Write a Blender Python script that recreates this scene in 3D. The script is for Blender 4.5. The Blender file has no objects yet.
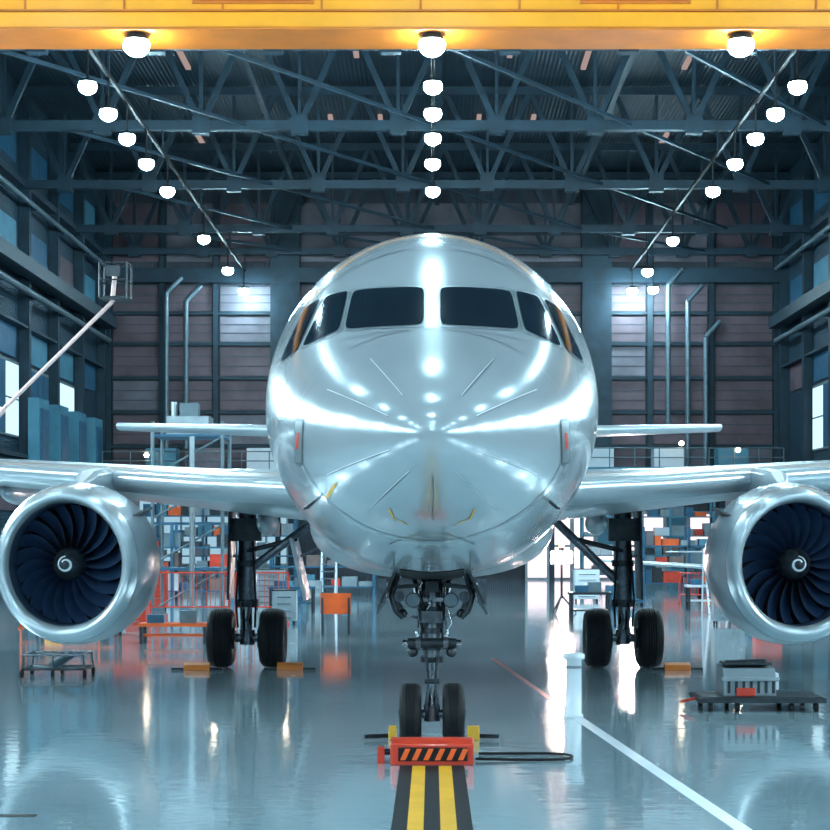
import bpy, bmesh, math, random
from mathutils import Vector, Matrix
random.seed(7)
S=bpy.context.scene
pi=math.pi
# ------------------------------------------------------------------ materials
def mat(name,col,rough=.5,metal=0.,coat=0.,var=.12,scale=3.,bump=0.,bscale=20.,rvar=.0,spec=.5):
    m=bpy.data.materials.new(name); m.use_nodes=True
    nt=m.node_tree; b=nt.nodes['Principled BSDF']
    tc=nt.nodes.new('ShaderNodeTexCoord'); n=nt.nodes.new('ShaderNodeTexNoise')
    n.inputs['Scale'].default_value=scale; n.inputs['Detail'].default_value=4
    nt.links.new(tc.outputs['Object'],n.inputs['Vector'])
    r=nt.nodes.new('ShaderNodeValToRGB'); nt.links.new(n.outputs['Fac'],r.inputs['Fac'])
    r.color_ramp.elements[0].position=.3; r.color_ramp.elements[1].position=.7
    r.color_ramp.elements[0].color=tuple(c*(1-var) for c in col[:3])+(1,)
    r.color_ramp.elements[1].color=tuple(min(1,c*(1+var)) for c in col[:3])+(1,)
    nt.links.new(r.outputs['Color'],b.inputs['Base Color'])
    b.inputs['Metallic'].default_value=metal; b.inputs['Coat Weight'].default_value=coat
    b.inputs['Coat Roughness'].default_value=.07
    b.inputs['Specular IOR Level'].default_value=spec
    if rvar>0:
        mr=nt.nodes.new('ShaderNodeMapRange'); nt.links.new(n.outputs['Fac'],mr.inputs['Value'])
        mr.inputs['From Min'].default_value=.3; mr.inputs['From Max'].default_value=.7
        mr.inputs['To Min'].default_value=max(0,rough-rvar); mr.inputs['To Max'].default_value=rough+rvar
        nt.links.new(mr.outputs['Result'],b.inputs['Roughness'])
    else: b.inputs['Roughness'].default_value=rough
    if bump>0:
        n2=nt.nodes.new('ShaderNodeTexNoise'); n2.inputs['Scale'].default_value=bscale
        nt.links.new(tc.outputs['Object'],n2.inputs['Vector'])
        bp=nt.nodes.new('ShaderNodeBump'); bp.inputs['Strength'].default_value=bump; bp.inputs['Distance'].default_value=.05
        nt.links.new(n2.outputs['Fac'],bp.inputs['Height']); nt.links.new(bp.outputs['Normal'],b.inputs['Normal'])
    return m
def emis(name,col,st):
    m=bpy.data.materials.new(name); m.use_nodes=True; nt=m.node_tree
    for n in list(nt.nodes): nt.nodes.remove(n)
    o=nt.nodes.new('ShaderNodeOutputMaterial'); e=nt.nodes.new('ShaderNodeEmission')
    e.inputs['Color'].default_value=tuple(col)+(1,); e.inputs['Strength'].default_value=st
    nt.links.new(e.outputs[0],o.inputs[0]); return m
def ribmat(name,col,axis,scale,rough=.55,depth=.4,var=.25):
    m=mat(name,col,rough,.1,0,var,.35)
    nt=m.node_tree; b=nt.nodes['Principled BSDF']
    tc=nt.nodes.new('ShaderNodeTexCoord'); w=nt.nodes.new('ShaderNodeTexWave')
    w.bands_direction=axis; w.inputs['Scale'].default_value=scale
    nt.links.new(tc.outputs['Object'],w.inputs['Vector'])
    bp=nt.nodes.new('ShaderNodeBump'); bp.inputs['Strength'].default_value=depth; bp.inputs['Distance'].default_value=.06
    nt.links.new(w.outputs['Fac'],bp.inputs['Height']); nt.links.new(bp.outputs['Normal'],b.inputs['Normal'])
    return m
M={}
M['skin']=mat('silver_fuselage_paint',(.38,.43,.465),.21,.38,.45,.04,.8,rvar=.03)
M['skinw']=mat('wing_paint',(.40,.46,.50),.30,.25,.3,.05,1.2)
M['lip']=mat('polished_inlet_lip',(.56,.62,.66),.25,.6,.1,.04,2)
M['nac']=mat('nacelle_paint',(.33,.38,.42),.30,.25,.35,.05,1.)
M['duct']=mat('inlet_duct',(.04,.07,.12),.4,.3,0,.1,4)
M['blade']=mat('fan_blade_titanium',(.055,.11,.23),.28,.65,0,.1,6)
M['black']=mat('black_rubber',(.009,.010,.012),.6,0,0,.3,8,bump=.1,spec=.2)
M['dark']=mat('dark_metal',(.030,.038,.046),.4,.6,0,.3,9)
M['gear']=mat('gear_steel',(.15,.17,.20),.3,.8,0,.3,14)
M['chrome']=mat('chrome_piston',(.75,.77,.8),.08,1,0,.05,4)
M['glass']=mat('cockpit_glass',(.005,.012,.020),.10,0,.0,.2,1.5,spec=.4)
M['frame']=mat('window_frame_alloy',(.26,.31,.34),.3,.5,0,.08,5)
M['seam']=mat('panel_seam',(.10,.12,.14),.4,.3,0,.1,5)
M['strip']=mat('diverter_strip',(.62,.66,.70),.3,.2,0,.1,5)
M['white']=mat('white_paint',(.60,.65,.70),.35,.0,.2,.06,2)
M['yel']=mat('yellow_paint',(.75,.38,.012),.45,0,.2,.12,2)
M['crane']=mat('crane_yellow_paint',(.88,.33,.006),.42,0,.2,.08,.9)
M['crane2']=mat('crane_orange_panel',(.55,.14,.006),.45,0,.1,.12,1.2)
M['red']=mat('red_paint',(.55,.035,.012),.4,0,.2,.15,3)
M['redl']=mat('worn_red_line',(.30,.05,.05),.4,0,.2,.15,3)
M['orange']=mat('orange_paint',(.80,.11,.015),.45,0,.1,.15,3)
M['teal']=mat('teal_steel',(.007,.026,.042),.55,.1,0,.3,1.2)
M['teal2']=mat('light_teal_panel',(.06,.20,.28),.5,.1,0,.2,1)
M['bluep']=mat('blue_rack_paint',(.02,.10,.18),.45,.2,0,.2,2)
M['mute']=mat('muted_brown_box',(.16,.11,.10),.6,0,0,.2,2)
M['greyb']=mat('grey_equipment_paint',(.20,.25,.28),.5,0,0,.2,2)
M['pipe']=mat('galvanised_pipe',(.12,.17,.20),.45,.4,0,.15,3)
M['pink']=mat('boom_paint',(.60,.42,.40),.45,.1,0,.1,3)
M['brick']=mat('brown_cladding_panel',(.110,.072,.088),.5,.1,0,.35,.6)
M['brick2']=mat('grey_cladding_panel',(.14,.125,.15),.5,.1,0,.3,.6)
M['wside']=ribmat('side_wall_cladding',(.011,.036,.058),'Z',3.)
M['wback']=ribmat('back_wall_cladding',(.045,.050,.066),'X',2.5)
M['roof']=ribmat('roof_decking',(.009,.027,.041),'X',1.5)
M['lamp']=emis('lamp_glass',(.56,.87,1.),370)
M['lampb']=emis('crane_lamp_glass',(.56,.87,1.),230)
M['win']=emis('unseen_window_glow',(.54,.86,1.),11)  # glow for added side panes out of view
M['winaddh']=emis('unseen_window_glow_bright',(.72,.94,1.),38)  # stronger glow for out-of-view panes, added for highlights on the nose
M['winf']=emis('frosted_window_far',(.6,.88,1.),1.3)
M['warm']=emis('small_warm_lamp',(1.,.78,.55),30)
M['sky']=emis('skylight_strip_glass',(1.,.74,.68),.4)
M['door']=emis('added_door_glow_pink',(1.,.84,.90),1.5)  # added glow for the bright area at the back right
M['addglowl']=emis('added_door_glow_cool',(.5,.82,1.),.7)  # added dimmer glow for the pale area at the back left
M['flood']=emis('floodlight_glass',(1.,.78,.72),420)
M['beacon']=emis('beacon_glass',(1.,.22,.06),25)

# ------------------------------------------------------------------ mesh builder
class MB:
    def __init__(s): s.v=[];s.f=[];s.fm=[];s.fs=[];s.mats=[]
    def mi(s,m):
        m=M[m] if isinstance(m,str) else m
        if m not in s.mats: s.mats.append(m)
        return s.mats.index(m)
    def add(s,vs,fs,m,smooth=False):
        o=len(s.v); k=s.mi(m); s.v+= [tuple(v) for v in vs]
        for f in fs: s.f.append([i+o for i in f]); s.fm.append(k); s.fs.append(smooth)
    def box(s,c,d,m,rot=None):
        c=Vector(c); h=Vector(d)/2
        R=rot if rot else Matrix.Identity(3)
        vs=[c+R@Vector((x*h.x,y*h.y,z*h.z)) for x in(-1,1) for y in(-1,1) for z in(-1,1)]
        s.add(vs,[(0,1,3,2),(4,6,7,5),(0,4,5,1),(2,3,7,6),(0,2,6,4),(1,5,7,3)],m)
    def bx(s,x0,x1,y0,y1,z0,z1,m): s.box(((x0+x1)/2,(y0+y1)/2,(z0+z1)/2),(abs(x1-x0),abs(y1-y0),abs(z1-z0)),m)
    def beam(s,p,q,w,m,h=None):
        p=Vector(p);q=Vector(q);d=q-p
        R=d.to_track_quat('Y','Z').to_matrix()
        s.box((p+q)/2,(w,d.length,h or w),m,R)
    def cyl(s,p,q,r,m,r2=None,seg=16,caps=True):
        p=Vector(p);q=Vector(q);r2=r if r2 is None else r2
        R=(q-p).to_track_quat('Z','Y').to_matrix()
        ra=[];rb=[]
        for i in range(seg):
            a=2*pi*i/seg; e=R@Vector((math.cos(a),math.sin(a),0))
            ra.append(p+e*r); rb.append(q+e*r2)
        s.add(ra+rb,[(i,(i+1)%seg,seg+(i+1)%seg,seg+i) for i in range(seg)],m,True)
        if caps:
            s.add(ra,[list(range(seg))],m); s.add(rb,[list(range(seg))],m)
    def tube(s,pts,r,m,seg=10):
        for a,b in zip(pts[:-1],pts[1:]): s.cyl(a,b,r,m,seg=seg)
        for a in pts[1:-1]: s.ball(a,r*1.01,m,8,6)
    def ball(s,c,r,m,seg=16,rings=10,sc=(1,1,1),t0=0.):
        c=Vector(c); vs=[];fs=[]
        for j in range(rings+1):
            t=t0+(pi-t0)*j/rings
            for i in range(seg):
                a=2*pi*i/seg
                vs.append(c+Vector((r*math.sin(t)*math.cos(a)*sc[0],r*math.sin(t)*math.sin(a)*sc[1],r*math.cos(t)*sc[2])))
        for j in range(rings):
            for i in range(seg):
                fs.append((j*seg+i,j*seg+(i+1)%seg,(j+1)*seg+(i+1)%seg,(j+1)*seg+i))
        s.add(vs,fs,m,True)
    def lathe(s,prof,o,axis,m,seg=48,sq=None):
        o=Vector(o); A=Vector(axis).normalized()
        R=A.to_track_quat('Y','Z').to_matrix()
        vs=[];n=len(prof)
        for a_,r in prof:
            for i in range(seg):
                t=2*pi*i/seg
                vs.append(o+R@Vector((r*math.cos(t),a_,r*math.sin(t))))
        fs=[(j*seg+i,j*seg+(i+1)%seg,(j+1)*seg+(i+1)%seg,(j+1)*seg+i) for j in range(n-1) for i in range(seg)]
        s.add(vs,fs,m,True)
    def loft(s,rings,m,caps=True,smooth=True,closed=True):
        n=len(rings[0]); vs=[p for r in rings for p in r]; fs=[]
        for j in range(len(rings)-1):
            for i in range(n if closed else n-1):
                fs.append((j*n+i,j*n+(i+1)%n,(j+1)*n+(i+1)%n,(j+1)*n+i))
        s.add(vs,fs,m,smooth)
        if caps:
            s.add(rings[0],[list(range(n))],m); s.add(rings[-1],[list(range(n))],m)
    def obj(s,name,parent=None,bevel=0,recalc=True):
        me=bpy.data.meshes.new(name); me.from_pydata(s.v,[],s.f)
        for m in s.mats: me.materials.append(m)
        me.polygons.foreach_set('material_index',s.fm); me.polygons.foreach_set('use_smooth',s.fs)
        if recalc:
            bm=bmesh.new(); bm.from_mesh(me); bmesh.ops.recalc_face_normals(bm,faces=bm.faces); bm.to_mesh(me); bm.free()
        me.update(); o=bpy.data.objects.new(name,me); S.collection.objects.link(o)
        if parent: o.parent=parent
        if bevel>0:
            b=o.modifiers.new('bevel','BEVEL'); b.width=bevel; b.segments=2; b.limit_method='ANGLE'; b.angle_limit=math.radians(50)
        return o
def empty(name):
    e=bpy.data.objects.new(name,None); S.collection.objects.link(e); return e

# ------------------------------------------------------------------ room shell
XL,XR,Y0,Y1,ZR=-20.5,21.8,-42.,105.,25.
fm=bpy.data.materials.new('polished_epoxy_floor'); fm.use_nodes=True; nt=fm.node_tree; b=nt.nodes['Principled BSDF']
tc=nt.nodes.new('ShaderNodeTexCoord')
n1=nt.nodes.new('ShaderNodeTexNoise'); n1.inputs['Scale'].default_value=.22; n1.inputs['Detail'].default_value=6
nt.links.new(tc.outputs['Object'],n1.inputs['Vector'])
r1=nt.nodes.new('ShaderNodeValToRGB'); r1.color_ramp.elements[0].position=.3; r1.color_ramp.elements[1].position=.72
r1.color_ramp.elements[0].color=(.24,.36,.41,1); r1.color_ramp.elements[1].color=(.38,.49,.54,1)
nt.links.new(n1.outputs['Fac'],r1.inputs['Fac']); nt.links.new(r1.outputs['Color'],b.inputs['Base Color'])
mr=nt.nodes.new('ShaderNodeMapRange'); mr.inputs['To Min'].default_value=.07; mr.inputs['To Max'].default_value=.19
nt.links.new(n1.outputs['Fac'],mr.inputs['Value']); nt.links.new(mr.outputs['Result'],b.inputs['Roughness'])
n2=nt.nodes.new('ShaderNodeTexNoise'); n2.inputs['Scale'].default_value=3.2; n2.inputs['Detail'].default_value=4
nt.links.new(tc.outputs['Object'],n2.inputs['Vector'])
bp=nt.nodes.new('ShaderNodeBump'); bp.inputs['Strength'].default_value=.14; bp.inputs['Distance'].default_value=.02
nt.links.new(n2.outputs['Fac'],bp.inputs['Height']); nt.links.new(bp.outputs['Normal'],b.inputs['Normal'])
nt.links.new(bp.outputs['Normal'],b.inputs['Coat Normal'])
b.inputs['Coat Weight'].default_value=.8; b.inputs['Coat Roughness'].default_value=.05; b.inputs['Specular IOR Level'].default_value=.8
M['floor']=fm
o=MB(); o.bx(XL-.4,XR+.4,Y0-.4,Y1+.4,-.3,0,'floor'); o.obj('floor')
o=MB(); o.bx(XL-.4,XR+.4,Y0-.4,Y1+.4,ZR,ZR+.3,'roof')
o.obj('ceiling')
o=MB(); o.bx(XL-.4,XL,Y0,Y1,0,ZR,'wside'); o.obj('wall_left')
o=MB(); o.bx(XR,XR+.4,Y0,Y1,0,ZR,'wside'); o.obj('wall_right')
o=MB(); o.bx(XL-.4,XR+.4,Y1,Y1+.4,0,ZR,'wback'); o.obj('wall_back')
o=MB(); o.bx(XL-.4,XR+.4,Y0-.4,Y0,0,ZR,'wside'); o.obj('wall_front')

# back wall panels, columns and girts
o=MB()
cols=[-19.9,-16.6,-13.3,-9.4,9.9,13.4,17.2,21.2]
for x in cols: o.bx(x-.16,x+.16,Y1-.45,Y1-.02,0,ZR-.1,'teal')
for x in (-9.,10.1): o.bx(x-.9,x+.9,Y1-.9,Y1-.02,0,ZR-.1,'teal')
for z in (8.2,10.3,12.4,14.5,16.4): o.bx(XL+.1,XR-.1,Y1-.35,Y1-.02,z-.1,z+.1,'teal')
o.bx(XL+.1,XR-.1,Y1-1.,Y1-.02,18.2,19.1,'teal')
o.obj('wall_frame_back')
o=MB()
xs=[XL+.3]+[c for c in cols]+[XR-.3]
zs=[6.2,8.2,10.3,12.4,14.5,16.4,18.2]
for i in range(len(xs)-1):
    if xs[i+1]-xs[i]<1: continue
    for j in range(len(zs)-1):
        mm='brick' if random.random()<.6 else 'brick2'
        o.bx(xs[i]+.25,xs[i+1]-.25,Y1-.12,Y1-.03,zs[j]+.16,zs[j+1]-.16,mm)
        for t in (1,2): 
            zz=zs[j]+.16+(zs[j+1]-zs[j]-.32)*t/3; o.bx(xs[i]+.25,xs[i+1]-.25,Y1-.15,Y1-.11,zz-.03,zz+.03,'wback')
for i in range(len(xs)-1):
    if xs[i+1]-xs[i]<1: continue
    for z in (19.6,21.6): o.bx(xs[i]+.25,xs[i+1]-.25,Y1-.12,Y1-.03,z,z+1.6,'brick2' if (i+int(z))%2 else 'brick')
o.obj('wall_panels_back')
# side wall structure
for sx,nm in ((XL,'left'),(XR,'right')):
    g=1 if sx<0 else -1
    o=MB()
    y=Y0+3
    while y<Y1:
        o.bx(sx+.02*g,sx+.55*g,y-.22,y+.22,0,ZR-.1,'teal'); y+=6.5
    for z,w in ((20.,.3),(15.7,.35),(13.,.12),(6.6,.2)):
        o.bx(sx+.02*g,sx+.5*g,Y0+.1,Y1-1.2,z-w/2,z+w/2,'teal')
    o.cyl((sx+.8*g,Y0+1,19.),(sx+.8*g,Y1-1.2,19.),.12,'pipe',seg=10)
    o.cyl((sx+.8*g,Y0+1,14.6),(sx+.8*g,Y1-1.2,14.6),.16,'pipe',seg=10)
    y=Y0+3
    while y<Y1:
        for z in (19.,14.6): o.bx(sx+.5*g,sx+.85*g,y-.05,y+.05,z-.2,z+.2,'teal')
        y+=6.5
    for y in (81,87.7,94.2,100.5):
        for z in (1.,3.9,11.4,16.6,21.): o.bx(sx+.02*g,sx+.09*g,y-2.5,y+2.5,z,z+1.5,random.choice(['bluep','brick','teal2','bluep']))
    o.obj('wall_frame_'+nm)
wi=1
LIT={(-1,78.):(2,3),(-1,84.5):(0,),(-1,91.):(1,2,3),(1,91.):(2,3)}
for sx in (XL,XR):
    g=1 if sx<0 else -1
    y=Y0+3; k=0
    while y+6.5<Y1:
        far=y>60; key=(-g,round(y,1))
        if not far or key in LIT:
            zt=11.2 if far else 12.6  # near bays are unseen, added tall and bright to reflect in the nose
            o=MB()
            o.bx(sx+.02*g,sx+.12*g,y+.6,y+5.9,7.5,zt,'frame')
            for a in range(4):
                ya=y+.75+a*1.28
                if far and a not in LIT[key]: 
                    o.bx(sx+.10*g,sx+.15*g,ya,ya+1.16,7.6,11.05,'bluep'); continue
                hi='winf' if far else ('winaddh' if k%2 else 'win'); lo='winf' if far else 'win'
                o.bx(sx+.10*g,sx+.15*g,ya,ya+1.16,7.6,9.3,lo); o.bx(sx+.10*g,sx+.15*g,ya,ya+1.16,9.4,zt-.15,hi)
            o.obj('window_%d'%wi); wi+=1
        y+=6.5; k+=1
o=MB()
for y in (84,88.6,93.2,98): 
    o.bx(XL+.55,XL+1.1,y,y+2.2,0,9.5,'teal2')
    o.bx(XL+.6,XL+1.16,y+.25,y+1.95,.6,9.0,'bluep')
o.obj('storage_cabinet_row')
o=MB(); o.bx(5.7,17.3,Y1-1.1,Y1-.95,0,4.2,'frame')  # added glowing panels standing in for the bright background on the right
for i in range(8): o.bx(5.85+i*1.42,7.0+i*1.42,Y1-1.16,Y1-1.1,.15,2.0,'door' if i<5 else 'teal2'); o.bx(5.85+i*1.42,7.0+i*1.42,Y1-1.16,Y1-1.1,2.15,4.0,'door' if i%3 else 'teal2')
o.obj('added_glow_door_1')
o=MB(); o.bx(-18.,-8.8,Y1-1.1,Y1-.95,0,5.6,'frame')  # added cool glowing panels standing in for pale light on the left
for i in range(7): o.bx(-17.85+i*1.3,-16.7+i*1.3,Y1-1.16,Y1-1.1,1.,5.3,'addglowl')
o.obj('added_glow_door_2')
o=MB()
for x,z0,z1 in ((-16.2,6,17.5),(-15.,8.,17.),(15.6,5,17),(16.7,5.,14.8),(14.4,9,18)):
    o.cyl((x,Y1-1.3,z0),(x,Y1-1.3,z1),.15,'pipe')
    o.cyl((x,Y1-1.3,z1),(x+.9,Y1-1.0,z1+1.0),.15,'pipe')
o.obj('wall_pipe_run')

# ------------------------------------------------------------------ roof trusses
def truss(y,zb=20.,zt=24.6):
    o=MB()
    o.bx(XL+.05,XR-.05,y-.2,y+.2,zb-.2,zb+.2,'teal'); o.bx(XL+.05,XR-.05,y-.2,y+.2,zt-.2,zt+.2,'teal')
    n=10; w=(XR-XL-.6)/n
    for i in range(n):
        a=XL+.3+i*w; m=a+w/2
        o.beam((a,y,zt),(m,y,zb),.24,'teal'); o.beam((m,y,zb),(a+w,y,zt),.24,'teal')
        o.beam((m,y,zb),(m,y,zt),.14,'teal')
        o.bx(m-.35,m+.35,y-.23,y+.23,zb-.35,zb+.35,'teal')
    return o.obj('roof_truss')
TY=(-36,-24,-12,0,12,24,36,48,60,72,84,96,103.5)
for y in TY: truss(y)
o=MB()
for x in (-16,-8,0.3,8.5,16.5):
    o.bx(x-.12,x+.12,Y0+.2,Y1-.5,23.0,23.25,'teal')
ys=[48,60,72,84,96,103.5]
for a,b_ in zip(ys[:-1],ys[1:]):
    for x in (-16,-8,.3,8.5):
        o.beam((x,a,20),(x+8.2,b_,20),.14,'teal')
o.obj('roof_bracing')
o=MB()
for x,y in ((-11.6,78),(-7.6,78),(-3.5,76),(3.6,76),(7.2,78),(12,78),(-5.4,90),(-2.75,90),(2.5,90),(5.4,90),(-13,94),(13,94)):
    o.bx(x-.12,x+.12,y,y+3.,24.85,24.99,'sky')
o.obj('skylight_strip_set')

# ------------------------------------------------------------------ lamp rows
def lamp(o,x,y,z,r,m,zt=.75):
    o.cyl((x,y,z+.13),(x,y,z+.24),r*.95,'black',r2=r*.6,seg=14)
    o.cyl((x,y,z+.24),(x,y,z+zt),r*.12,'black',seg=6)
    o.ball((x,y,z),r,m,12,8,(1,1,.85),pi*.36)
YS=[-34,-24,-14,-4,6,16,26,36,56.3,59.9,63.6,67.9,73.3]
for x,ex in ((-11.4,[85,95,103]),(0.03,[]),(12.1,[85.5,95.5,102.8])):
    o=MB()
    for y in YS+ex: lamp(o,x,y,17.5,.31,'lamp',1.35)
    if x>10: lamp(o,x+1.2,102.3,17.5,.31,'lamp',1.35); o.bx(x,x+1.25,102.2,102.4,18.8,18.9,'black')
    o.bx(x-.06,x+.06,Y0+1,(YS+ex)[-1]+.6,18.8,18.92,'black')
    for y in [t for t in TY if t<=(YS+ex)[-1]+.6]:
        o.cyl((x,y,18.9),(x,y,19.85),.04,'teal',seg=6)
    o.obj('ceiling_light_row')

# ------------------------------------------------------------------ overhead crane
cr=empty('overhead_crane')
o=MB()
o.bx(XL+1.35,XR-1.35,44.6,46.2,15.94,16.35,'crane')
o.bx(XL+1.35,XR-1.35,44.75,46.05,16.35,17.1,'crane')
o.bx(XL+1.35,XR-1.35,44.5,46.3,15.86,15.94,'crane2')
o.bx(XL+1.35,XR-1.35,44.68,44.76,16.40,16.46,'crane2')
for x0,x1 in ((-6.3,-3.1),(3.9,6.8),(-14.5,-11.5),(12.,15)):
    o.bx(x0,x1,44.68,44.76,16.6,16.98,'crane2'); o.bx(x0+.1,x1-.1,44.62,44.70,16.66,16.92,'crane2')
for x in [XL+2+i*2.6 for i in range(16)]: o.bx(x-.03,x+.03,44.7,44.76,16.46,17.05,'crane2')
o.obj('crane_girder',cr,bevel=.015)
o=MB()
for x in (XL+1.,XR-1.): o.bx(x-.35,x+.42,43.,47.8,16.0,16.9,'crane2')
o.obj('crane_end_truck',cr)
o=MB()
for x in (-7.8,0,8.15):
    o.cyl((x,44.9,15.68),(x,44.9,15.86),.34,'dark',r2=.25,seg=16)
    o.ball((x,44.9,15.56),.35,'lampb',14,8,(1,1,.85),pi*.38)
o.obj('crane_lamps',cr)
for sx,g in ((XL,1),(XR,-1)):
    o=MB(); o.bx(sx+.56*g,sx+1.3*g,Y0+2,Y1-1.4,15.3,15.98,'teal'); o.obj('crane_runway_beam')

# ------------------------------------------------------------------ airliner
AC=empty('airliner')
NY=16.
def pchip(xs,ys):
    n=len(xs); h=[xs[i+1]-xs[i] for i in range(n-1)]; d=[(ys[i+1]-ys[i])/h[i] for i in range(n-1)]
    m=[0]*n; m[0]=d[0]; m[-1]=0
    for i in range(1,n-1):
        if d[i-1]*d[i]<=0: m[i]=0
        else:
            w1=2*h[i]+h[i-1]; w2=h[i]+2*h[i-1]; m[i]=(w1+w2)/(w1/d[i-1]+w2/d[i])
    def f(x):
        x=max(xs[0],min(xs[-1],x)); i=0
        while i<n-2 and x>xs[i+1]: i+=1
        t=(x-xs[i])/h[i]
        return ((2*t**3-3*t*t+1)*ys[i]+(t**3-2*t*t+t)*h[i]*m[i]+(-2*t**3+3*t*t)*ys[i+1]+(t**3-t*t)*h[i]*m[i+1])
    return f
ss=[0,.04,.15,.35,.7,1.2,1.7,2.1,2.5,3.0,3.6,4.3,5.2,6.3]
ts=[math.sqrt(a) for a in ss]
ZT=6.36; HW=2.08
fzt=pchip(ts,[3.55,3.72,3.88,4.06,4.28,4.53,4.79,5.04,5.32,5.65,5.97,6.19,6.32,ZT])
fzb=pchip(ts,[3.55,3.37,3.2,3.02,2.83,2.64,2.5,2.42,2.35,2.27,2.18,2.10,2.04,2.02])
def par(s):
    t=math.sqrt(max(s,0))
    if s<6.2: hw=HW*(max(1-(1-s/6.2)**2,0))**.48
    else: hw=HW
    zt=fzt(t); zb=fzb(t)
    u=min(1,s/5.5); zc=3.55+.6*(u*u*(3-2*u))**.8
    if s>23:
        u=(s-23)/14.5; hw=HW*(1-u**1.7)+.18*u**1.7; zt=ZT-.5*u*u; zb=2.02+3.2*u**1.35; zc=4.15*(1-u)+((zt+zb)/2)*u
    return max(hw,1e-4),zt,zb,zc
def F(x,s,z):
    hw,zt,zb,zc=par(s); h=max((zt-zc) if z>zc else (zc-zb),1e-4)
    return (x/hw)**2+((z-zc)/h)**2-1
def surf(x,z):
    lo,hi=0.,6.2
    for _ in range(44):
        m=(lo+hi)/2
        if F(x,m,z)>0: lo=m
        else: hi=m
    s=(lo+hi)/2; e=.004
    n=Vector((F(x+e,s,z)-F(x-e,s,z),F(x,s+e,z)-F(x,max(s-e,1e-4),z),F(x,s,z+e)-F(x,s,z-e))).normalized()
    return Vector((x,NY+s,z)),n
o=MB(); N=112
stn=[(i/40)**2*6.2 for i in range(41)]; stn[0]=.0004
stn+= [7+i*2. for i in range(8)]+[22,23,24,25.5,27,28.5,30,31.5,33,34.5,36,37,37.5]
rings=[]
for s in stn:
    hw,zt,zb,zc=par(s); r=[]
    for i in range(N):
        a=2*pi*i/N; c=math.cos(a)
        r.append((hw*math.sin(a),NY+s,zc+(zt-zc if c>0 else zc-zb)*c))
    rings.append(r)
o.loft(rings,'skin')
o.obj('fuselage',AC)
def patch(o,q,m,off,n=12,grow=0.):
    cx=sum(p[0] for p in q)/4; cz=sum(p[1] for p in q)/4
    if grow:
        q=[(p[0]+math.copysign(grow,p[0]-cx),p[1]+math.copysign(grow,p[1]-cz)) for p in q]
    vs=[]
    for j in range(n+1):
        for i in range(n+1):
            u=i/n;v=j/n
            uu=2*u-1; vv=2*v-1; k=.06
            u2=(uu*(1-k*vv**6*abs(uu)**6)+1)/2; v2=(vv*(1-k*uu**6*abs(vv)**6)+1)/2
            u,v=u2,v2
            x=(1-u)*(1-v)*q[0][0]+u*(1-v)*q[1][0]+u*v*q[2][0]+(1-u)*v*q[3][0]
            z=(1-u)*(1-v)*q[0][1]+u*(1-v)*q[1][1]+u*v*q[2][1]+(1-u)*v*q[3][1]
            P,nn=surf(x,z); vs.append(P+nn*off)
    o.add(vs,[(j*(n+1)+i,j*(n+1)+i+1,(j+1)*(n+1)+i+1,(j+1)*(n+1)+i) for j in range(n) for i in range(n)],m,True)
panes=[[(.085,4.765),(.925,4.765),(.865,5.28),(.085,5.27)],
       [(.985,4.765),(1.40,4.62),(1.18,5.26),(.925,5.285)],
       [(1.465,4.60),(1.69,4.51),(1.43,5.18),(1.245,5.25)]]
og=MB(); of=MB()
for sg in (-1,1):
    for q in panes:
        qq=[(p[0]*sg,p[1]) for p in q]
        patch(of,qq,'frame',.006,grow=.028); patch(og,qq,'glass',.014)
of.obj('windshield_frame',AC,recalc=False); og.obj('windshield_panes',AC,recalc=False)
def strip(o,pts,w,m,off=.006,n=10):
    P=[]
    for a,b_ in zip(pts[:-1],pts[1:]):
        for i in range(n): P.append((a[0]+(b_[0]-a[0])*i/n,a[1]+(b_[1]-a[1])*i/n))
    P.append(pts[-1]); L=[surf(*p) for p in P]; vs=[]
    for i,(p,nn) in enumerate(L):
        t=(L[min(i+1,len(L)-1)][0]-L[max(i-1,0)][0]).normalized(); sd=nn.cross(t).normalized()
        vs+= [p+nn*off+sd*w/2,p+nn*off-sd*w/2]
    o.add(vs,[(2*i,2*i+1,2*i+3,2*i+2) for i in range(len(L)-1)],m,True)
o=MB()
for sg in (-1,1):
    for a0,a1 in (((.28,3.92),(.62,4.36)),((.42,3.72),(1.05,4.05)),((.40,3.40),(1.05,3.20)),((.22,3.2),(.62,2.86)),((.0,3.15),(0,2.75))):
        strip(o,[(a0[0]*sg,a0[1]),(a1[0]*sg,a1[1])],.009,'strip')
        strip(o,[(a0[0]*sg+.010,a0[1]-.010),(a1[0]*sg+.010,a1[1]-.010)],.008,'seam',.004)
def ringseam(s,w,a0=0,a1=360,n=72):
    hw,zt,zb,zc=par(s); hw2,zt2,zb2,zc2=par(s+w); vs=[]
    for i in range(n+1):
        a=math.radians(a0+(a1-a0)*i/n); c=math.cos(a)
        for (h,t,b_,cc,s_) in ((hw,zt,zb,zc,s),(hw2,zt2,zb2,zc2,s+w)):
            e=1.003
            vs.append((h*e*math.sin(a),NY+s_,cc+e*(t-cc if c>0 else cc-b_)*c))
    o.add(vs,[(2*i,2*i+1,2*i+3,2*i+2) for i in range(n)],'seam',True)
ringseam(1.55,.02); ringseam(3.35,.018,-75,75); ringseam(4.6,.02,-110,110)
for sg in (-1,1):
    strip(o,[(sg*1.12,4.62),(sg*.4,4.70),(0,4.71)],.010,'seam')
    strip(o,[(sg*.10,2.62),(sg*.45,2.5)],.012,'seam')
o.obj('fuselage_seams',AC,recalc=False)
o=MB()
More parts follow.
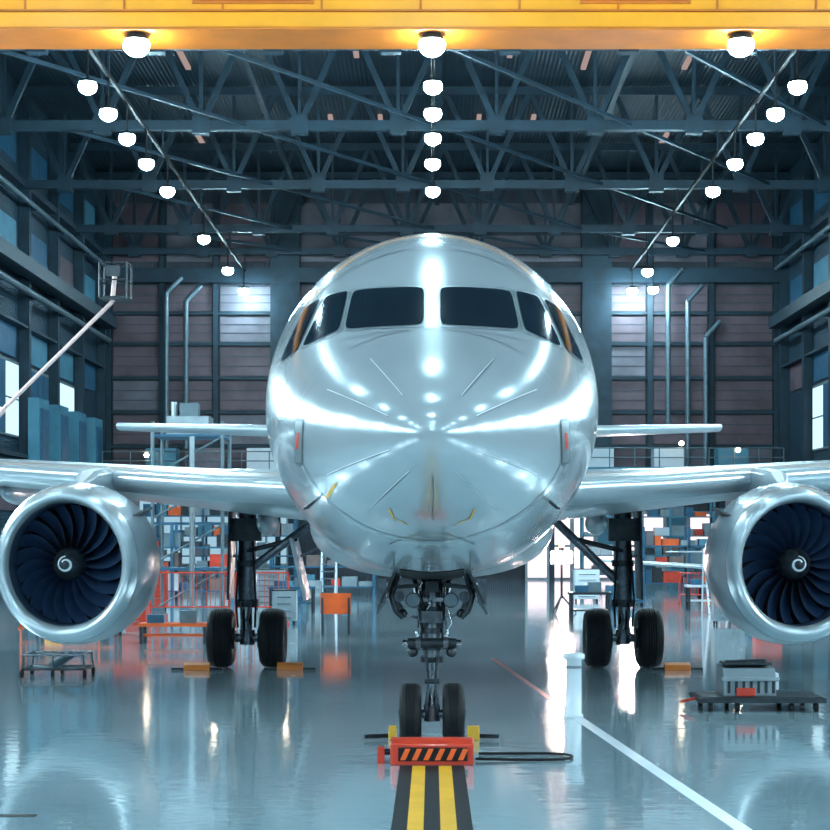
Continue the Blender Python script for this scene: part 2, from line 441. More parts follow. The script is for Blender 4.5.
for sg in (-1,1):
    patch(o,[(sg*1.33,3.31),(sg*1.44,3.34),(sg*1.41,3.80),(sg*1.30,3.78)],'seam',.006)
    patch(o,[(sg*1.34,3.34),(sg*1.425,3.36),(sg*1.40,3.77),(sg*1.31,3.75)],'frame',.010)
    patch(o,[(sg*1.365,3.48),(sg*1.40,3.48),(sg*1.38,3.64),(sg*1.345,3.64)],'red',.014)
patch(o,[(-1.10,2.98),(-1.05,2.98),(-.94,3.11),(-.98,3.11)],'yel',.008)
strip(o,[(-.42,2.85),(-.38,2.76),(-.24,2.70)],.022,'yel',.008)
strip(o,[(.42,2.85),(.38,2.76),(.24,2.70)],.022,'yel',.008)
for sg in (-1,1):
    p,n_=surf(sg*1.25,2.95); o.cyl(p,p+n_*.12,.018,'dark'); o.cyl(p+n_*.12,p+n_*.12+Vector((0,-.18,0)),.014,'chrome')
o.obj('nose_markings',AC,recalc=False)
# belly fairing
o=MB(); rings=[]
for k in range(25):
    u=k/24; y=NY+10.2+12.5*u; e=math.sin(pi*min(max(u,0.001),.999))**.45
    r=[]
    for i in range(48):
        a=2*pi*i/48; c=math.cos(a); sn=math.sin(a)
        r.append(((1.2+1.05*e)*math.copysign(abs(sn)**.8,sn),y,2.85+(.55 if c>0 else .45+.60*e)*math.copysign(abs(c)**.85,c)))
    rings.append(r)
o.loft(rings,'skinw'); o.obj('belly_fairing',AC)
# lifting surfaces
def airfoil(n=18):
    up=[];
    for i in range(n+1):
        x=(1-math.cos(pi*i/n))/2
        t=5*(.2969*math.sqrt(x)-.126*x-.3516*x*x+.2843*x**3-.1036*x**4)
        up.append((x,t))
    pts=[(x,t) for x,t in reversed(up)]+[(x,-t*.85) for x,t in up[1:-1]]
    return pts
AF=airfoil()
def wing(name,secs,m,parent,vertical=False):
    o=MB(); rings=[]
    for s_ in secs:
        x,yl,c,z,t=s_[:5]; inc=s_[5] if len(s_)>5 else .0
        r=[]
        for u,v in AF:
            zz=z+v*t*c+ (0.5-u)*c*inc
            if vertical: r.append((v*t*c,yl+u*c,z))
            else: r.append((x,yl+u*c,zz))
        rings.append(r)
    o.loft(rings,m)
    if not vertical:
        nn=len(AF); mid=nn//2
        idx=[i for i in range(nn) if AF[i][0]<.10]
        sub=[[ (p[0],p[1]-.012,p[2]+ (0.006 if k<len(idx)/2 else -.006)) for k,p in enumerate([r[i] for i in idx])] for r in rings[1:-1]]
        if len(sub)>1: o.loft(sub,'lip',caps=False,closed=False)
    return o.obj(name,parent)
for sg,nm in ((-1,'left'),(1,'right')):
    wing('wing_'+nm,[(0,27.2,8.2,3.12,.135,.04),(sg*2,28.1,7.2,3.20,.13,.04),(sg*4,29.1,6.,3.38,.13,.03),(sg*6.4,30.3,4.9,3.62,.13,.02),(sg*12,33.1,3.2,4.1,.12,.01),(sg*17,35.7,1.7,4.52,.1),(sg*17.35,36.1,1.4,4.8,.1),(sg*17.7,36.9,.8,6.2,.09)],'skinw',AC)
    o=MB()
    for x,y,z in ((sg*3.2,33.2,2.9),(sg*8.2,33.9,3.5),(sg*11.3,35.,3.85),(sg*14,36.2,4.15)):
        o.ball((x,y,z-.05),1.,'skinw',16,12,(.17,1.5,.24))
    o.obj('flap_fairings_'+nm,AC)
wing('tailplane_right',[(0,47.6,4.,5.5,.12),(.5,47.9,3.8,5.52,.12),(8.6,50.4,1.9,5.85,.13)],'skinw',AC)
wing('tailplane_left',[(0,47.6,4.,5.5,.12),(-.5,47.9,3.8,5.52,.12),(-9.4,50.6,1.9,5.9,.13)],'skinw',AC)
wing('tail_fin',[(0,43.5,7.8,5.3,.08),(0,46,5.4,6.2,.09),(0,50.6,2.4,11.1,.09)],'skin',AC,vertical=True)

# ------------------------------------------------------------------ engines
def engine(sg,nm):
    X=sg*5.86; Y=27.; Z=2.14
    E=empty('engine_'+nm); E.parent=AC
    def sq(o,kx=.95,kz=1.045):
        o.v=[(X+(v[0]-X)*kx,v[1],Z+(v[2]-Z)*kz) for v in o.v]
    o=MB()
    out=[(.06,1.12),(.14,1.16),(.30,1.205),(.6,1.25),(1.1,1.28),(1.6,1.285),(2.2,1.25),(2.9,1.14),(3.5,1.0),(3.9,.90),(3.88,.84),(3.3,.9)]
    o.lathe(out[:3],(X,Y,Z),(0,1,0),'lip',72)
    o.lathe([(.30,1.207),(.32,1.209)],(X,Y,Z),(0,1,0),'seam',72)
    o.lathe([(.32,1.209)]+out[3:],(X,Y,Z),(0,1,0),'nac',72)
    o.lathe([(.06,1.12),(.015,1.085),(0,1.05),(.02,1.01),(.08,.975),(.18,.95)],(X,Y,Z),(0,1,0),'lip',72)
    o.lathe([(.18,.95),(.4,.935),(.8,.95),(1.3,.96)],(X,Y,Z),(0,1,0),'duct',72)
    for yy in (1.45,2.45):
        rr=1.286 if yy<2 else 1.217
        o.lathe([(yy,rr+.002),(yy+.02,rr+.001)],(X,Y,Z),(0,1,0),'seam',72)
    sq(o); o.obj('nacelle',E,recalc=False)
    o=MB()
    o.lathe([(3.0,.62),(3.9,.60),(4.5,.48),(4.9,.36),(4.9,.0)],(X,Y,Z),(0,1,0),'gear',40)
    o.lathe([(4.7,.30),(5.5,.02)],(X,Y,Z),(0,1,0),'dark',32)
    o.lathe([(1.28,0.001),(1.28,.90)],(X,Y,Z),(0,1,0),'black',48)
    o.lathe([(1.27,0.88),(1.30,.99)],(X,Y,Z),(0,1,0),'black',48); sq(o)
    o.obj('exhaust_core',E)
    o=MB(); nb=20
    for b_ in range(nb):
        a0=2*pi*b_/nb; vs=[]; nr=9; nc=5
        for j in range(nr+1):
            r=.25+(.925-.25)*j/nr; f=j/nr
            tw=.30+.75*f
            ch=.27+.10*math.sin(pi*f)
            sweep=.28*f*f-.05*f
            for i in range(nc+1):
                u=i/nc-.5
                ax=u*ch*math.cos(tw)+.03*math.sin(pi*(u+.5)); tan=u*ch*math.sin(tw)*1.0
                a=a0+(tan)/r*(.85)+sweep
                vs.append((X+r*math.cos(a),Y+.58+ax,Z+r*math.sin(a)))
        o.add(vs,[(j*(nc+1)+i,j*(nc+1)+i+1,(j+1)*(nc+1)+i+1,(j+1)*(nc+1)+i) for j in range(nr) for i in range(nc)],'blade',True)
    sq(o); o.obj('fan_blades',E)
    o=MB(); sp=[(.14,.002),(.16,.05),(.22,.12),(.30,.18),(.40,.23),(.52,.265),(.7,.28)]
    o.lathe(sp,(X,Y,Z),(0,1,0),'dark',40)
    vs=[]; n=40
    def sr(y):
        for (a,r),(c,d) in zip(sp[:-1],sp[1:]):
            if a<=y<=c: return r+(d-r)*(y-a)/(c-a)
        return .28
    for i in range(n+1):
        t=i/n; a=t*2*pi*1.15+.6; 
        for w in (-.5,.5):
            y=.165+.06*t+ w*.030*(.5+.5*math.sin(pi*t))
            r=sr(y)+.006; vs.append((X+sg*r*math.cos(a),Y+y-.006,Z+r*math.sin(a)))
    o.add(vs,[(2*i,2*i+1,2*i+3,2*i+2) for i in range(n)],'white',True)
    o.obj('spinner',E,recalc=False)
    o=MB(); rings=[]
    for y,z0,z1,w in ((28.3,3.2,3.46,.06),(29.,3.05,3.70,.2),(30.2,2.9,3.80,.26),(31.5,2.75,3.70,.26),(33.4,3.0,3.4,.1)):
        rings.append([(X-w,y,z0),(X+w,y,z0),(X+w,y,z1-.06),(X+w*.5,y,z1),(X-w*.5,y,z1),(X-w,y,z1-.06)])
    o.loft(rings,'skinw',smooth=False); o.obj('pylon',E,bevel=.02)
    a=math.radians(38); o=MB(); c,s_=-sg*math.cos(a),math.sin(a)
    vs=[(X+c*1.20,Y+.75,Z+s_*1.24),(X+c*1.22,Y+1.7,Z+s_*1.27),(X+c*1.46,Y+1.65,Z+s_*1.52),(X+c*1.40,Y+1.3,Z+s_*1.46)]
    n_=Vector((-s_,0,c)).normalized()*.015
    v2=[Vector(v)+n_ for v in vs]+[Vector(v)-n_ for v in vs]
    o.add(v2,[(0,1,2,3),(7,6,5,4),(0,4,5,1),(1,5,6,2),(2,6,7,3),(3,7,4,0)],'dark'); o.obj('nacelle_chine',E)
engine(-1,'left'); engine(1,'right')

# ------------------------------------------------------------------ landing gear
def tyre(o,x,y,z,R,w,hub=.5):
    h=w/2
    pr=[(-h*.8,R*hub),(-h,R*.68),(-h*.98,R*.84),(-h*.78,R*.95),(-h*.4,R*.995)]
    for g in (-.28,-.1,.1,.28):
        pr+=[(h*(g-.04),R*.998),(h*(g-.03),R*.975),(h*(g+.03),R*.975),(h*(g+.04),R*.998)]
    pr+=[(h*.4,R*.995),(h*.78,R*.95),(h*.98,R*.84),(h,R*.68),(h*.8,R*hub)]
    o.lathe(pr,(x,y,z),(1,0,0),'black',44)
    for g in (-1,1):
        o.lathe([(g*h*.8,R*hub),(g*h*.72,R*hub*.93),(g*h*.45,R*hub*.7),(g*h*.6,R*hub*.3),(g*h*.85,R*hub*.25),(g*h*.85,0.001)],(x,y,z),(1,0,0),'gear',28)
        for i in range(8):
            a=2*pi*i/8; yy=y+R*hub*.5*math.cos(a); zz=z+R*hub*.5*math.sin(a)
            o.cyl((x+g*h*.5,yy,zz),(x+g*h*.62,yy,zz),R*.035,'dark',seg=6)
NG=empty('nose_gear'); NG.parent=AC
o=MB()
for sx in (-.265,.265): tyre(o,sx,21.03,.385,.385,.27)
o.obj('nose_wheels',NG)
o=MB(); y=21.03
o.cyl((-.42,y,.385),(.42,y,.385),.055,'gear')
o.cyl((0,y,.30),(0,y,1.15),.062,'chrome',seg=20)
o.cyl((0,y,.30),(0,y,.50),.10,'gear'); 
o.cyl((0,y,1.05),(0,y+.05,2.45),.105,'gear',seg=24)
for z,r in ((1.06,.14),(1.22,.15),(1.42,.135),(1.68,.14),(1.95,.135)): o.cyl((0,y,z-.035),(0,y,z+.035),r,'dark',seg=24)
for sx in (-.07,.07):
    o.beam((sx,y-.12,1.08),(sx*.6,y-.42,.82),.035,'gear',.06); o.beam((sx*.6,y-.42,.82),(sx,y-.09,.46),.035,'gear',.06)
o.cyl((-.09,y-.42,.82),(.09,y-.42,.82),.03,'dark')
o.cyl((-.30,y-.14,1.27),(.30,y-.14,1.27),.062,'dark'); 
for sx in (-1,1):
    o.cyl((sx*.30,y-.14,1.27),(sx*.36,y-.14,1.27),.04,'chrome'); o.cyl((sx*.2,y-.14,1.27),(sx*.14,y-.14,1.27),.085,'gear')
    o.ball((sx*.24,y-.1,1.16),.07,'dark',10,8)
    o.cyl((sx*.12,y-.1,1.20),(sx*.19,y-.14,1.42),.02,'chrome',seg=8)
    o.cyl((sx*.13,y-.08,1.3),(sx*.11,y-.05,2.2),.014,'black',seg=6)
    o.cyl((sx*.17,y-.05,1.45),(sx*.16,y,2.2),.012,'chrome',seg=6)
    o.cyl((sx*.23,y-.22,1.80),(sx*.23,y-.08,1.80),.095,'dark',r2=.06,seg=18)
    o.cyl((sx*.23,y-.235,1.80),(sx*.23,y-.222,1.80),.082,'chrome',seg=18)
    o.beam((0,y-.05,1.80),(sx*.23,y-.09,1.80),.05,'gear')
    o.beam((sx*.1,y,1.98),(sx*.52,y-.1,1.95),.05,'dark'); o.beam((sx*.35,y-.05,1.62),(sx*.55,y-.1,2.0),.06,'dark')
    o.beam((sx*.12,y-.02,1.55),(sx*.36,y-.06,1.64),.045,'gear')
    o.ball((sx*.36,y-.08,1.63),.06,'dark',10,8); o.ball((sx*.50,y-.1,1.96),.075,'dark',10,8)
    o.cyl((sx*.40,y-.16,1.84),(sx*.40,y,1.84),.07,'gear'); 
    o.cyl((sx*.1,y,1.5),(sx*.3,y+1.5,2.35),.045,'gear')
    o.tube([(sx*.42,y-.12,2.1),(sx*.5,y-.15,1.85),(sx*.44,y-.15,1.66),(sx*.36,y-.12,1.58)],.035,'dark',8)
for k in range(10):
    a=random.uniform(-.2,.2); z=random.uniform(1.3,2.1); o.tube([(a,y-.12,z),(a+.06,y-.17,z+.1),(a+.02,y-.13,z+.25)],.010,'black' if k%2 else 'chrome',6)
o.bx(-.13,.13,y-.19,y-.07,1.52,1.66,'gear'); o.bx(-.08,.08,y-.2,y-.08,1.9,2.03,'dark')
o.bx(-.02,.02,y-.5,y-.4,.9,1.0,'gear')
o.obj('nose_strut',NG)
o=MB()
for sx in (-1,1):
    vs=[]
    for t in (0,.03):
        vs+=[(sx*(.42+t),20.2,2.18),(sx*(.42+t),21.9,2.14),(sx*(.60+t),21.8,1.72),(sx*(.66+t),20.9,1.62),(sx*(.60+t),20.3,1.78)]
    o.add(vs,[(0,1,2,3,4),(9,8,7,6,5)]+[(i,(i+1)%5,5+(i+1)%5,5+i) for i in range(5)],'dark')
    o.box((sx*.60,20.35,1.92),(.10,.05,.3),'gear'); 
o.obj('nose_gear_doors',NG)
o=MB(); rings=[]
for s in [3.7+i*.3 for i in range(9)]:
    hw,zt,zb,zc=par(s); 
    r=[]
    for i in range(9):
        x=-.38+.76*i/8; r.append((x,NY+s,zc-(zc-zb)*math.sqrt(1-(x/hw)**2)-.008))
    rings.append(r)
o.loft(rings,'black',caps=False,closed=False); o.obj('gear_bay_shade',NG,recalc=False)  # flat black sheet on the skin, painting in the open bay's shade

for sg,nm in ((-1,'left'),(1,'right')):
    G=empty('main_gear_'+nm); G.parent=AC; X=sg*3.66+(.12 if sg>0 else 0); Y=33.7
    o=MB()
    for sx in (-.51,.51): tyre(o,X+sx,Y,.585,.585,.50,.46)
    o.obj('main_wheels',G)
    o=MB()
    o.cyl((X-.5,Y,.585),(X+.5,Y,.585),.09,'gear'); o.cyl((X,Y,.5),(X,Y,1.4),.10,'chrome'); o.cyl((X,Y,.45),(X,Y,.75),.15,'gear')
    o.cyl((X,Y,1.25),(X,Y+.1,3.1),.18,'gear',seg=24); o.cyl((X,Y,1.2),(X,Y,1.35),.23,'dark'); o.cyl((X,Y,2.0),(X,Y,2.12),.22,'dark')
    o.cyl((X,Y-.05,1.6 if sg>0 else 1.9),(X-sg*1.35,Y-.1,2.9),.085,'gear'); o.cyl((X,Y-.08,2.3),(X-sg*1.0,Y-.1,2.55),.05,'dark')
    for sx in (-.1,.1):
        o.beam((X+sx,Y-.2,1.3),(X+sx*.5,Y-.55,.95),.05,'gear'); o.beam((X+sx*.5,Y-.55,.95),(X+sx,Y-.12,.62),.05,'gear')
    for sx in (-.28,.28):
        o.cyl((X+sx*.8,Y-.1,.585),(X+sx,Y-.1,.585),.22,'dark'); o.tube([(X+sx*.6,Y-.15,.8),(X+sx*.7,Y-.25,1.3),(X+sx*.5,Y-.2,2.2),(X+sx*.4,Y-.1,3.)],.022,'black',6)
    o.bx(X-.3,X+.3,Y-.25,Y-.05,2.5,2.95,'dark')
    o.obj('main_strut',G)
    o=MB(); vs=[]
    for t in (0,.04):
        vs+=[(X+sg*(.27+t),Y-.55,3.1),(X+sg*(.27+t),Y+.6,3.1),(X+sg*(.32+t),Y+.45,1.35),(X+sg*(.32+t),Y-.4,1.35)]
    o.add(vs,[(0,1,2,3),(7,6,5,4)]+[(i,(i+1)%4,4+(i+1)%4,4+i) for i in range(4)],'dark')
    o.beam((X,Y,2.2),(X+sg*.28,Y,2.2),.06,'gear')
    o.obj('gear_leg_door',G)
    if sg<0:
        o=MB(); o.box((sg*2.62,Y+.2,1.95),(.06,1.5,1.25),'white',Matrix.Rotation(sg*.22,3,'Y')); o.beam((sg*2.2,Y,2.4),(sg*2.6,Y,2.2),.05,'gear')
        o.obj('gear_bay_door',G)

# ------------------------------------------------------------------ floor markings
o=MB()
for x0,x1,m in ((-.36,-.22,'black'),(-.22,-.075,'yel'),(-.075,.075,'black'),(.075,.22,'yel'),(.22,.36,'black')):
    o.bx(x0,x1,-20,19.1,.0005,.004,m)
o.obj('floor_guide_stripe')
def fl(p,q,w,m,o):
    d=(Vector(q)-Vector(p)).normalized(); n_=Vector((-d.y,d.x))*w/2
    vs=[(p[0]+n_.x,p[1]+n_.y,.004),(p[0]-n_.x,p[1]-n_.y,.004),(q[0]-n_.x,q[1]-n_.y,.004),(q[0]+n_.x,q[1]+n_.y,.004)]
    vs+=[(a,b_,.0005) for a,b_,c in vs]
    o.add(vs,[(0,1,2,3),(7,6,5,4),(0,4,5,1),(1,5,6,2),(2,6,7,3),(3,7,4,0)],m)
o=MB(); fl((3.5,4),(2.02,25.),.15,'white',o); fl((2.02,25.),(1.3,36.),.10,'redl',o); o.obj('floor_line')
o=MB(); o.bx(-4.4,-3.65,15.62,15.74,.0005,.005,'black'); o.obj('floor_drain')

# ------------------------------------------------------------------ chocks and small ground items
def prism(o,x0,x1,yz,m):
    n=len(yz); o.add([(x0,a,b_) for a,b_ in yz]+[(x1,a,b_) for a,b_ in yz],[list(range(n)),list(range(2*n-1,n-1,-1))]+[(i,(i+1)%n,n+(i+1)%n,n+i) for i in range(n)],m)
CH=empty('nose_wheel_chock')
o=MB(); prism(o,-.47,.47,[(19.15,0),(19.17,.24),(19.3,.28),(19.5,.28),(19.75,.02),(19.75,0)],'red')
o.obj('chock_body',CH,bevel=.015)
o=MB(); o.bx(-.38,.40,19.135,19.16,.05,.20,'black')
for i in range(6):
    x=-.36+i*.13; o.add([(x,19.13,.06),(x+.06,19.13,.06),(x+.12,19.13,.19),(x+.06,19.13,.19)],[(0,1,2,3)],'orange')
o.obj('chock_hazard_stripes',CH,recalc=False)
o=MB(); o.cyl((-.47,19.4,.12),(-.58,19.4,.12),.035,'dark'); o.bx(-.62,-.54,19.3,19.5,.0,.18,'red'); o.obj('chock_handle',CH)
o=MB(); pts=[(.50,19.5,.03)]
for i in range(1,28):
    t=i/27; a=-pi/2+t*pi
    pts.append((.55+1.08*math.sin(pi*t)**.5,19.5+.55*t-.12*math.sin(2*pi*t),.02))
o.tube(pts,.016,'black',8); o.obj('chock_rope')
for sx in (-1,1):
    o=MB(); x=sx*.50; 
    prism(o,x-.05,x+.10 if sx>0 else x+.05,[(21.5,0),(21.55,.17),(21.68,.17),(21.9,0)],'yel')
    o.beam((sx*.48,21.62,.05),(sx*.85,21.5,.05),.05,'dark'); o.obj('wheel_chock',bevel=.008)
for x in (-4.55,-2.75,4.75):
    o=MB()
    prism(o,x-.25,x+.25,[(32.85,0),(32.88,.10),(33.0,.15),(33.1,0)],'crane2')
    o.beam((x-.50,32.95,.03),(x+.50,32.95,.03),.05,'dark'); o.obj('wheel_chock',bevel=.008)
# bollard
o=MB(); o.lathe([(0,.001),(0,.14),(.04,.14),(.05,.115),(.82,.115),(.84,.16),(.90,.16),(.92,.12),(.92,.001)],(2.02,24.3,0),(0,0,1),'white',32)
o.lathe([(.7,.118),(.74,.118)],(2.02,24.3,0),(0,0,1),'frame',32); o.obj('white_bollard')
# equipment dolly
D=empty('equipment_dolly')
o=MB(); o.bx(3.94,5.80,25.,26.1,.13,.20,'dark'); o.bx(3.98,5.76,25.04,26.06,.20,.215,'dark')
for x in (4.1,4.5,5.3,5.66):
    for y in (25.08,26.): 
        o.cyl((x-.03,y,.065),(x+.03,y,.065),.065,'black'); o.bx(x-.02,x+.02,y-.02,y+.02,.06,.14,'gear')
o.beam((3.95,25.5,.16),(3.72,25.5,.10),.04,'red'); o.obj('dolly_platform',D,bevel=.008)
o=MB()
prism(o,4.32,5.10,[(25.2,.215),(25.2,.50),(25.3,.62),(25.85,.66),(25.9,.215)],'frame')
for i in range(7): x=4.38+i*.11; o.bx(x,x+.04,25.17,25.21,.26,.5,'dark')
o.bx(4.28,5.14,25.14,25.22,.44,.5,'frame'); o.bx(4.5,4.78,25.13,25.2,.22,.34,'red'); o.bx(5.06,5.16,25.3,25.8,.3,.55,'white'); o.bx(4.36,5.06,25.32,25.82,.665,.70,'dark')
o.beam((4.4,25.5,.70),(5.0,25.5,.72),.06,'dark'); o.obj('power_unit',D,bevel=.012)
# small trolley
T=empty('tool_trolley'); o=MB(); x0,x1,y0,y1=-7.5,-6.35,31.1,31.9
for z in (.16,.42):
    for p,q in (((x0,y0),(x1,y0)),((x1,y0),(x1,y1)),((x1,y1),(x0,y1)),((x0,y1),(x0,y0))):
        if z>.3: p=(p[0]*.94-.42,p[1]); q=(q[0]*.94-.42,q[1])
        o.cyl((p[0],p[1],z),(q[0],q[1],z),.025,'dark' if z<.3 else 'gear',seg=8)
for x in (x0,x1,-6.93):
    for y in (y0,y1): o.cyl((x,y,.16),(x*.94-.42,y,.42),.02,'gear',seg=8); o.cyl((x-.025,y,.07),(x+.025,y,.07),.07,'black',seg=14); o.cyl((x,y,.07),(x,y,.17),.015,'gear',seg=6)
o.cyl((x0,y0,.16),(x1,y1,.16),.02,'pipe',seg=8); o.cyl((x1,y0,.16),(x0,y1,.16),.02,'pipe',seg=8); o.cyl((-7.0,31.3,.2),(-6.7,31.6,.4),.08,'pipe')
o.obj('trolley_frame',T)

# ------------------------------------------------------------------ background equipment
def rack(x0,x1,y,zs_,col,nm,fill=.75):
    o=MB(); n=max(2,int((x1-x0)/2.2)); H=zs_[-1]+.9
    for i in range(n+1):
        x=x0+(x1-x0)*i/n
        for yy in (y,y+1.2): o.bx(x-.06,x+.06,yy-.05,yy+.05,0,H,col)
    cs=['white','mute','bluep','pipe','dark','teal2','red','mute','brick2','greyb','teal2','greyb','orange','greyb']
    for z in zs_:
        o.bx(x0,x1,y-.05,y+1.25,z-.07,z,col)
        x=x0+.1
        while x<x1-.5:
            w=random.uniform(.25,.9); h=random.uniform(.2,.75)
            if random.random()<fill: o.bx(x,min(x+w,x1-.1),y+.1,y+1.0,z,z+h,random.choice(cs))
            x+=w+.08
    return o.obj(nm)
rack(-17.5,-7.5,93,[.5,1.6,2.7,3.8,5.],'bluep','storage_rack')
rack(-13.2,-8.2,70,[.4,1.3,2.2],'bluep','storage_rack')
rack(8.6,18.6,97,[.5,1.6,2.7,3.8],'teal2','storage_rack',.85)
rack(-7.2,-2.6,76,[.4,1.3],'bluep','storage_rack')
rack(10.2,14.6,82,[.4,1.3,2.2],'bluep','storage_rack',.9)
def cabinet(x,y,w,h,m):
    o=MB(); o.bx(x,x+w,y,y+.6,.12,h,m); n=max(3,int(h/.22))
    for i in range(n):
        z=.16+(h-.2)*i/n; o.bx(x+.03,x+w-.03,y-.02,y,z,z+(h-.2)/n-.03,m); o.bx(x+.15,x+w-.15,y-.05,y-.02,z+.05,z+.075,'chrome')
    for xx in (x+.08,x+w-.08):
        for yy in (y+.08,y+.52): o.cyl((xx-.02,yy,.06),(xx+.02,yy,.06),.06,'black',seg=10)
    o.bx(x,x+w,y,y+.6,h,h+.03,'black'); o.obj('tool_cabinet')
cabinet(-8.9,47.5,.9,1.3,'red'); cabinet(-6.5,62,1.1,1.4,'greyb'); cabinet(-4.7,50,.7,1.,'greyb'); cabinet(-10.8,60,1.4,1.7,'red'); cabinet(8.3,50,.9,1.2,'greyb'); cabinet(7.2,64,.8,1.3,'bluep'); cabinet(9.9,52,.8,1.1,'red'); cabinet(5.7,68,1.,1.3,'white')
def drum(x,y,m):
    o=MB(); o.lathe([(0,.001),(0,.29),(.3,.29),(.32,.30),(.34,.29),(.58,.29),(.6,.30),(.62,.29),(.88,.29),(.9,.27),(.88,.001)],(x,y,0),(0,0,1),m,24); o.obj('storage_drum')
for a in ((-5.3,66,'bluep'),(-4.6,66.3,'greyb'),(-11.6,52,'yel'),(10.9,58,'bluep'),(11.6,58.4,'red'),(6.4,60,'bluep')): drum(*a)
MZ=empty('mezzanine')
o=MB(); o.bx(-19.2,-3,99,103.3,6.2,6.5,'teal2'); o.bx(6,20.5,99,103.3,6.4,6.7,'teal2')
for x in (-19,-14,-9,-4,7,12,17,20.2): o.bx(x-.15,x+.15,99.2,99.5,0,6.3,'teal')
o.obj('mezzanine_deck',MZ)
o=MB()
for x0,x1,z in ((-19.2,-3,6.5),(6,20.5,6.7)):
    for h in (.55,1.1): o.cyl((x0,99.1,z+h),(x1,99.1,z+h),.035,'pipe',seg=8)
    x=x0
    while x<=x1+.01: o.cyl((x,99.1,z),(x,99.1,z+1.1),.035,'pipe',seg=8); x+=(x1-x0)/10
for x in (-17,-14.2,-11): o.bx(x,x+1.8,101,102.5,6.5,7.9,random.choice(['white','teal2','brick2']))
for x in (9,13.2,17): o.bx(x,x+1.8,101,102.5,6.7,7.9,random.choice(['white','teal2','brick2']))
for x in (-16.6,-12.7,-8.5,14.5,17.8): o.ball((x,98.9,random.uniform(6.9,9.4)),.14,'warm',10,8); 
o.obj('mezzanine_railing',MZ)
# service tower behind the left tailplane
o=MB()
for x in (-9.2,-6.9):
    for y in (56,58): o.cyl((x,y,0),(x,y,6.4),.06,'pipe',seg=8)
o.cyl((-7.9,56,0),(-7.9,56,5.9),.09,'frame',seg=10)
for z in (1.5,3.,4.5,5.9):
    o.bx(-9.2,-6.9,56,58,z,z+.08,'bluep')
    o.cyl((-9.2,56,z-1.3),(-6.9,56,z),.04,'pipe',seg=6)
o.bx(-8.8,-7.4,56.4,57.6,5.98,6.6,'frame'); o.bx(-8.4,-7.8,56.6,57.2,6.6,7.05,'pipe'); o.cyl((-8.6,56.8,6.6),(-8.6,56.8,7.1),.1,'frame')
o.obj('maintenance_platform')
# boom lift
B=empty('boom_lift')
o=MB(); o.bx(-18.6,-15.9,49,51,.5,1.2,'orange'); o.bx(-18.3,-16.4,49.2,50.8,1.2,1.95,'orange')
for x in (-18.3,-16.2):
    for y in (48.95,51.05): o.lathe([(-.17,.25),(-.17,.45),(-.1,.5),(.1,.5),(.17,.45),(.17,.25),(.1,.001)],(x,y,.5),(0,1,0),'black',24)
o.obj('lift_chassis',B,bevel=.03)
o=MB(); o.cyl((-17.4,50,1.7),(-12.6,50,6.35),.11,'pink'); o.cyl((-12.6,50,6.35),(-9.4,50,9.5),.06,'pink'); o.cyl((-17.,50.2,1.8),(-14.6,50.1,4.2),.06,'chrome')
o.cyl((-9.4,50,9.5),(-9.3,50,10.5),.07,'pink')
o.obj('lift_boom',B)
o=MB()
for z in (9.6,10.1,10.6):
    for p,q in (((-9.7,49.6),(-8.9,49.6)),((-8.9,49.6),(-8.9,50.4)),((-8.9,50.4),(-9.7,50.4)),((-9.7,50.4),(-9.7,49.6))): o.cyl((p[0],p[1],z),(q[0],q[1],z),.025,'dark',seg=6)
for x in (-9.7,-8.9):
    for y in (49.6,50.4): o.cyl((x,y,9.6),(x,y,10.6),.025,'dark',seg=6)
o.bx(-9.7,-8.9,49.6,50.4,9.55,9.6,'dark'); o.bx(-9.5,-9.1,49.55,49.65,10.2,10.5,'dark'); o.obj('lift_basket',B)
# barriers, benches, stand
def barrier(x,y,w,h,m):
    o=MB(); o.cyl((x,y,0),(x,y,h),.03,m,seg=8); o.cyl((x+w,y,0),(x+w,y,h),.03,m,seg=8)
    for z in (h,h*.3): o.cyl((x,y,z),(x+w,y,z),.025,m,seg=8)
    n=int(w/.14)
    for i in range(1,n): o.cyl((x+w*i/n,y,h*.3),(x+w*i/n,y,h),.012,m,seg=5)
    o.bx(x-.03,x+.03,y-.25,y+.25,0,.04,m); o.bx(x+w-.03,x+w+.03,y-.25,y+.25,0,.04,m)
    o.obj('safety_barrier')
barrier(-8.6,52,2.4,1.5,'red'); barrier(-6.,52,1.6,1.5,'red'); barrier(9.6,66,2.2,1.2,'red'); barrier(-11.6,48,2.2,1.3,'orange')
def bench(x,y,w,m,h=.55):
    o=MB(); o.bx(x,x+w,y,y+.7,h-.08,h,m)
    for xx in (x+.08,x+w-.08):
        for yy in (y+.06,y+.64): o.bx(xx-.04,xx+.04,yy-.04,yy+.04,0,h-.08,'dark')
    o.bx(x+.1,x+w-.1,y+.1,y+.6,h*.35,h*.35+.05,m)
    o.bx(x+.2,x+.6,y+.2,y+.5,h,h+.2,'bluep'); o.bx(x+w-.7,x+w-.3,y+.2,y+.5,h,h+.3,'pipe')
    o.obj('work_bench')
bench(-7.1,41,1.7,'orange',.5); bench(-10.3,44,2.2,'orange',.8); bench(-5.6,58,1.6,'bluep',.9); bench(4.2,52,1.3,'dark',.9); bench(9.,60,1.6,'white',.9)
o=MB(); o.bx(-2.95,-2.15,45,45.06,.55,1.1,'orange')
for x in (-2.9,-2.2): o.beam((x,44.85,0),(x,45.05,1.12),.05,'dark'); o.beam((x,45.35,0),(x,45.08,1.1),.05,'dark')
o.obj('warning_sign_stand')
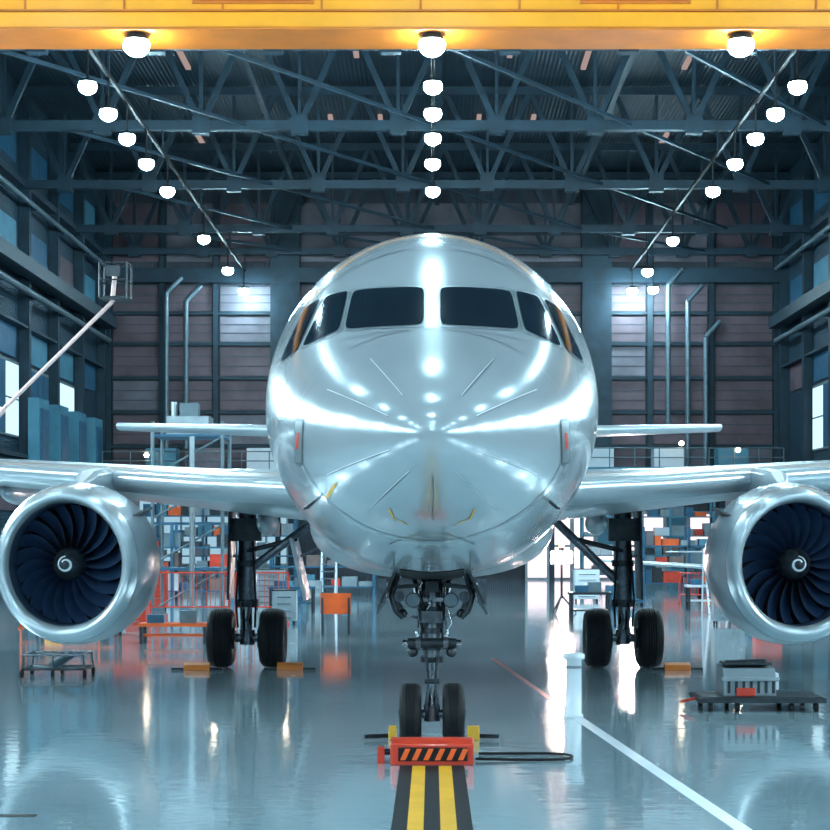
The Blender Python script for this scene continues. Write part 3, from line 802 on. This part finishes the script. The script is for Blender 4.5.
for x,y,z in ((4.42,58,1.65),(8.6,74,2.4)):
    o=MB(); o.cyl((x,y,.5),(x,y,z),.04,'dark',seg=8)
    for a in (0,2.1,4.2): o.cyl((x,y,.6),(x+.5*math.cos(a),y+.5*math.sin(a),0.02),.03,'dark',seg=6)
    o.bx(x-.4,x+.4,y-.02,y+.12,z,z+.5,'dark'); o.bx(x-.36,x-.02,y-.05,y-.02,z+.05,z+.45,'flood'); o.bx(x+.02,x+.36,y-.05,y-.02,z+.05,z+.45,'flood')
    o.cyl((x+.0,y,z+.5),(x,y,z+.58),.09,'dark'); o.ball((x,y,z+.66),.10,'beacon',12,8); o.obj('floodlight_stand')
# parked light aircraft
P=empty('parked_light_aircraft')
o=MB(); rings=[]
for k in range(17):
    u=k/16; y=68+7.5*u; e=max(.02,math.sin(pi*min(1,u*1.15+.02))**.6) if u<.8 else max(.04,.45*(1-u)/.2*.8+.12)
    if u>.5: e=max(.1,1-(u-.5)*1.7)
    rings.append([(12.4+.62*e*math.sin(2*pi*i/24),y,1.7+.6*e*math.cos(2*pi*i/24)) for i in range(24)])
o.loft(rings,'white'); o.obj('body',P)
wing('wings',[(12.4-5.6,70.5,1.1,1.65,.12),(12.4-5,70.4,1.2,1.6,.12),(12.4,70,1.9,1.3,.13),(12.4+5,70.4,1.2,1.6,.12),(12.4+5.6,70.5,1.1,1.65,.12)],'white',P)
wing('tailplane',[(12.4-2.1,74.6,.7,1.95,.1),(12.4-1.9,74.5,.8,1.95,.1),(12.4+1.9,74.5,.8,1.95,.1),(12.4+2.1,74.6,.7,1.95,.1)],'white',P)
o=MB(); o.bx(12.35,12.45,74.3,75.3,1.8,3.2,'white'); o.cyl((12.4,67.7,1.7),(12.4,68.1,1.7),.05,'red',r2=.2); o.bx(12.34,12.46,67.82,67.87,.8,2.6,'dark')
for x,y in ((12.4,69),(11.2,71.2),(13.6,71.2)):
    o.cyl((x,y,.25),(x,y,1.4),.05,'gear',seg=8); tyre(o,x,y,.25,.25,.16)
o.bx(11.95,12.85,69.3,70.6,2.0,2.32,'glass'); o.obj('fin_and_gear',P)
for x,y in ((9.3,57),(-4.6,70)):
    o=MB()
    for s_ in (0,.6): o.beam((x+s_,y,0),(x+s_,y+1.2,2.2),.06,'white'); o.beam((x+s_,y+1.6,0),(x+s_,y+1.25,2.2),.05,'white')
    for i in range(7): o.bx(x,x+.6,y+.1+i*.16,y+.25+i*.16,.25+i*.3,.29+i*.3,'pipe')
    o.obj('step_ladder')

# ------------------------------------------------------------------ world, camera
w=bpy.data.worlds.new('hangar_world'); S.world=w; w.use_nodes=True
bg=w.node_tree.nodes['Background']; bg.inputs[0].default_value=(.35,.5,.62,1); bg.inputs[1].default_value=.4
cam=bpy.data.cameras.new('camera'); co=bpy.data.objects.new('camera',cam); S.collection.objects.link(co)
co.location=(0,0,2.56); co.rotation_euler=(pi/2,0,0)
cam.sensor_width=36; cam.lens=1701/830*36; cam.shift_x=-17/830; cam.shift_y=123/830; cam.clip_end=400; cam.clip_start=.1
S.camera=co
S.view_settings.view_transform='Standard'
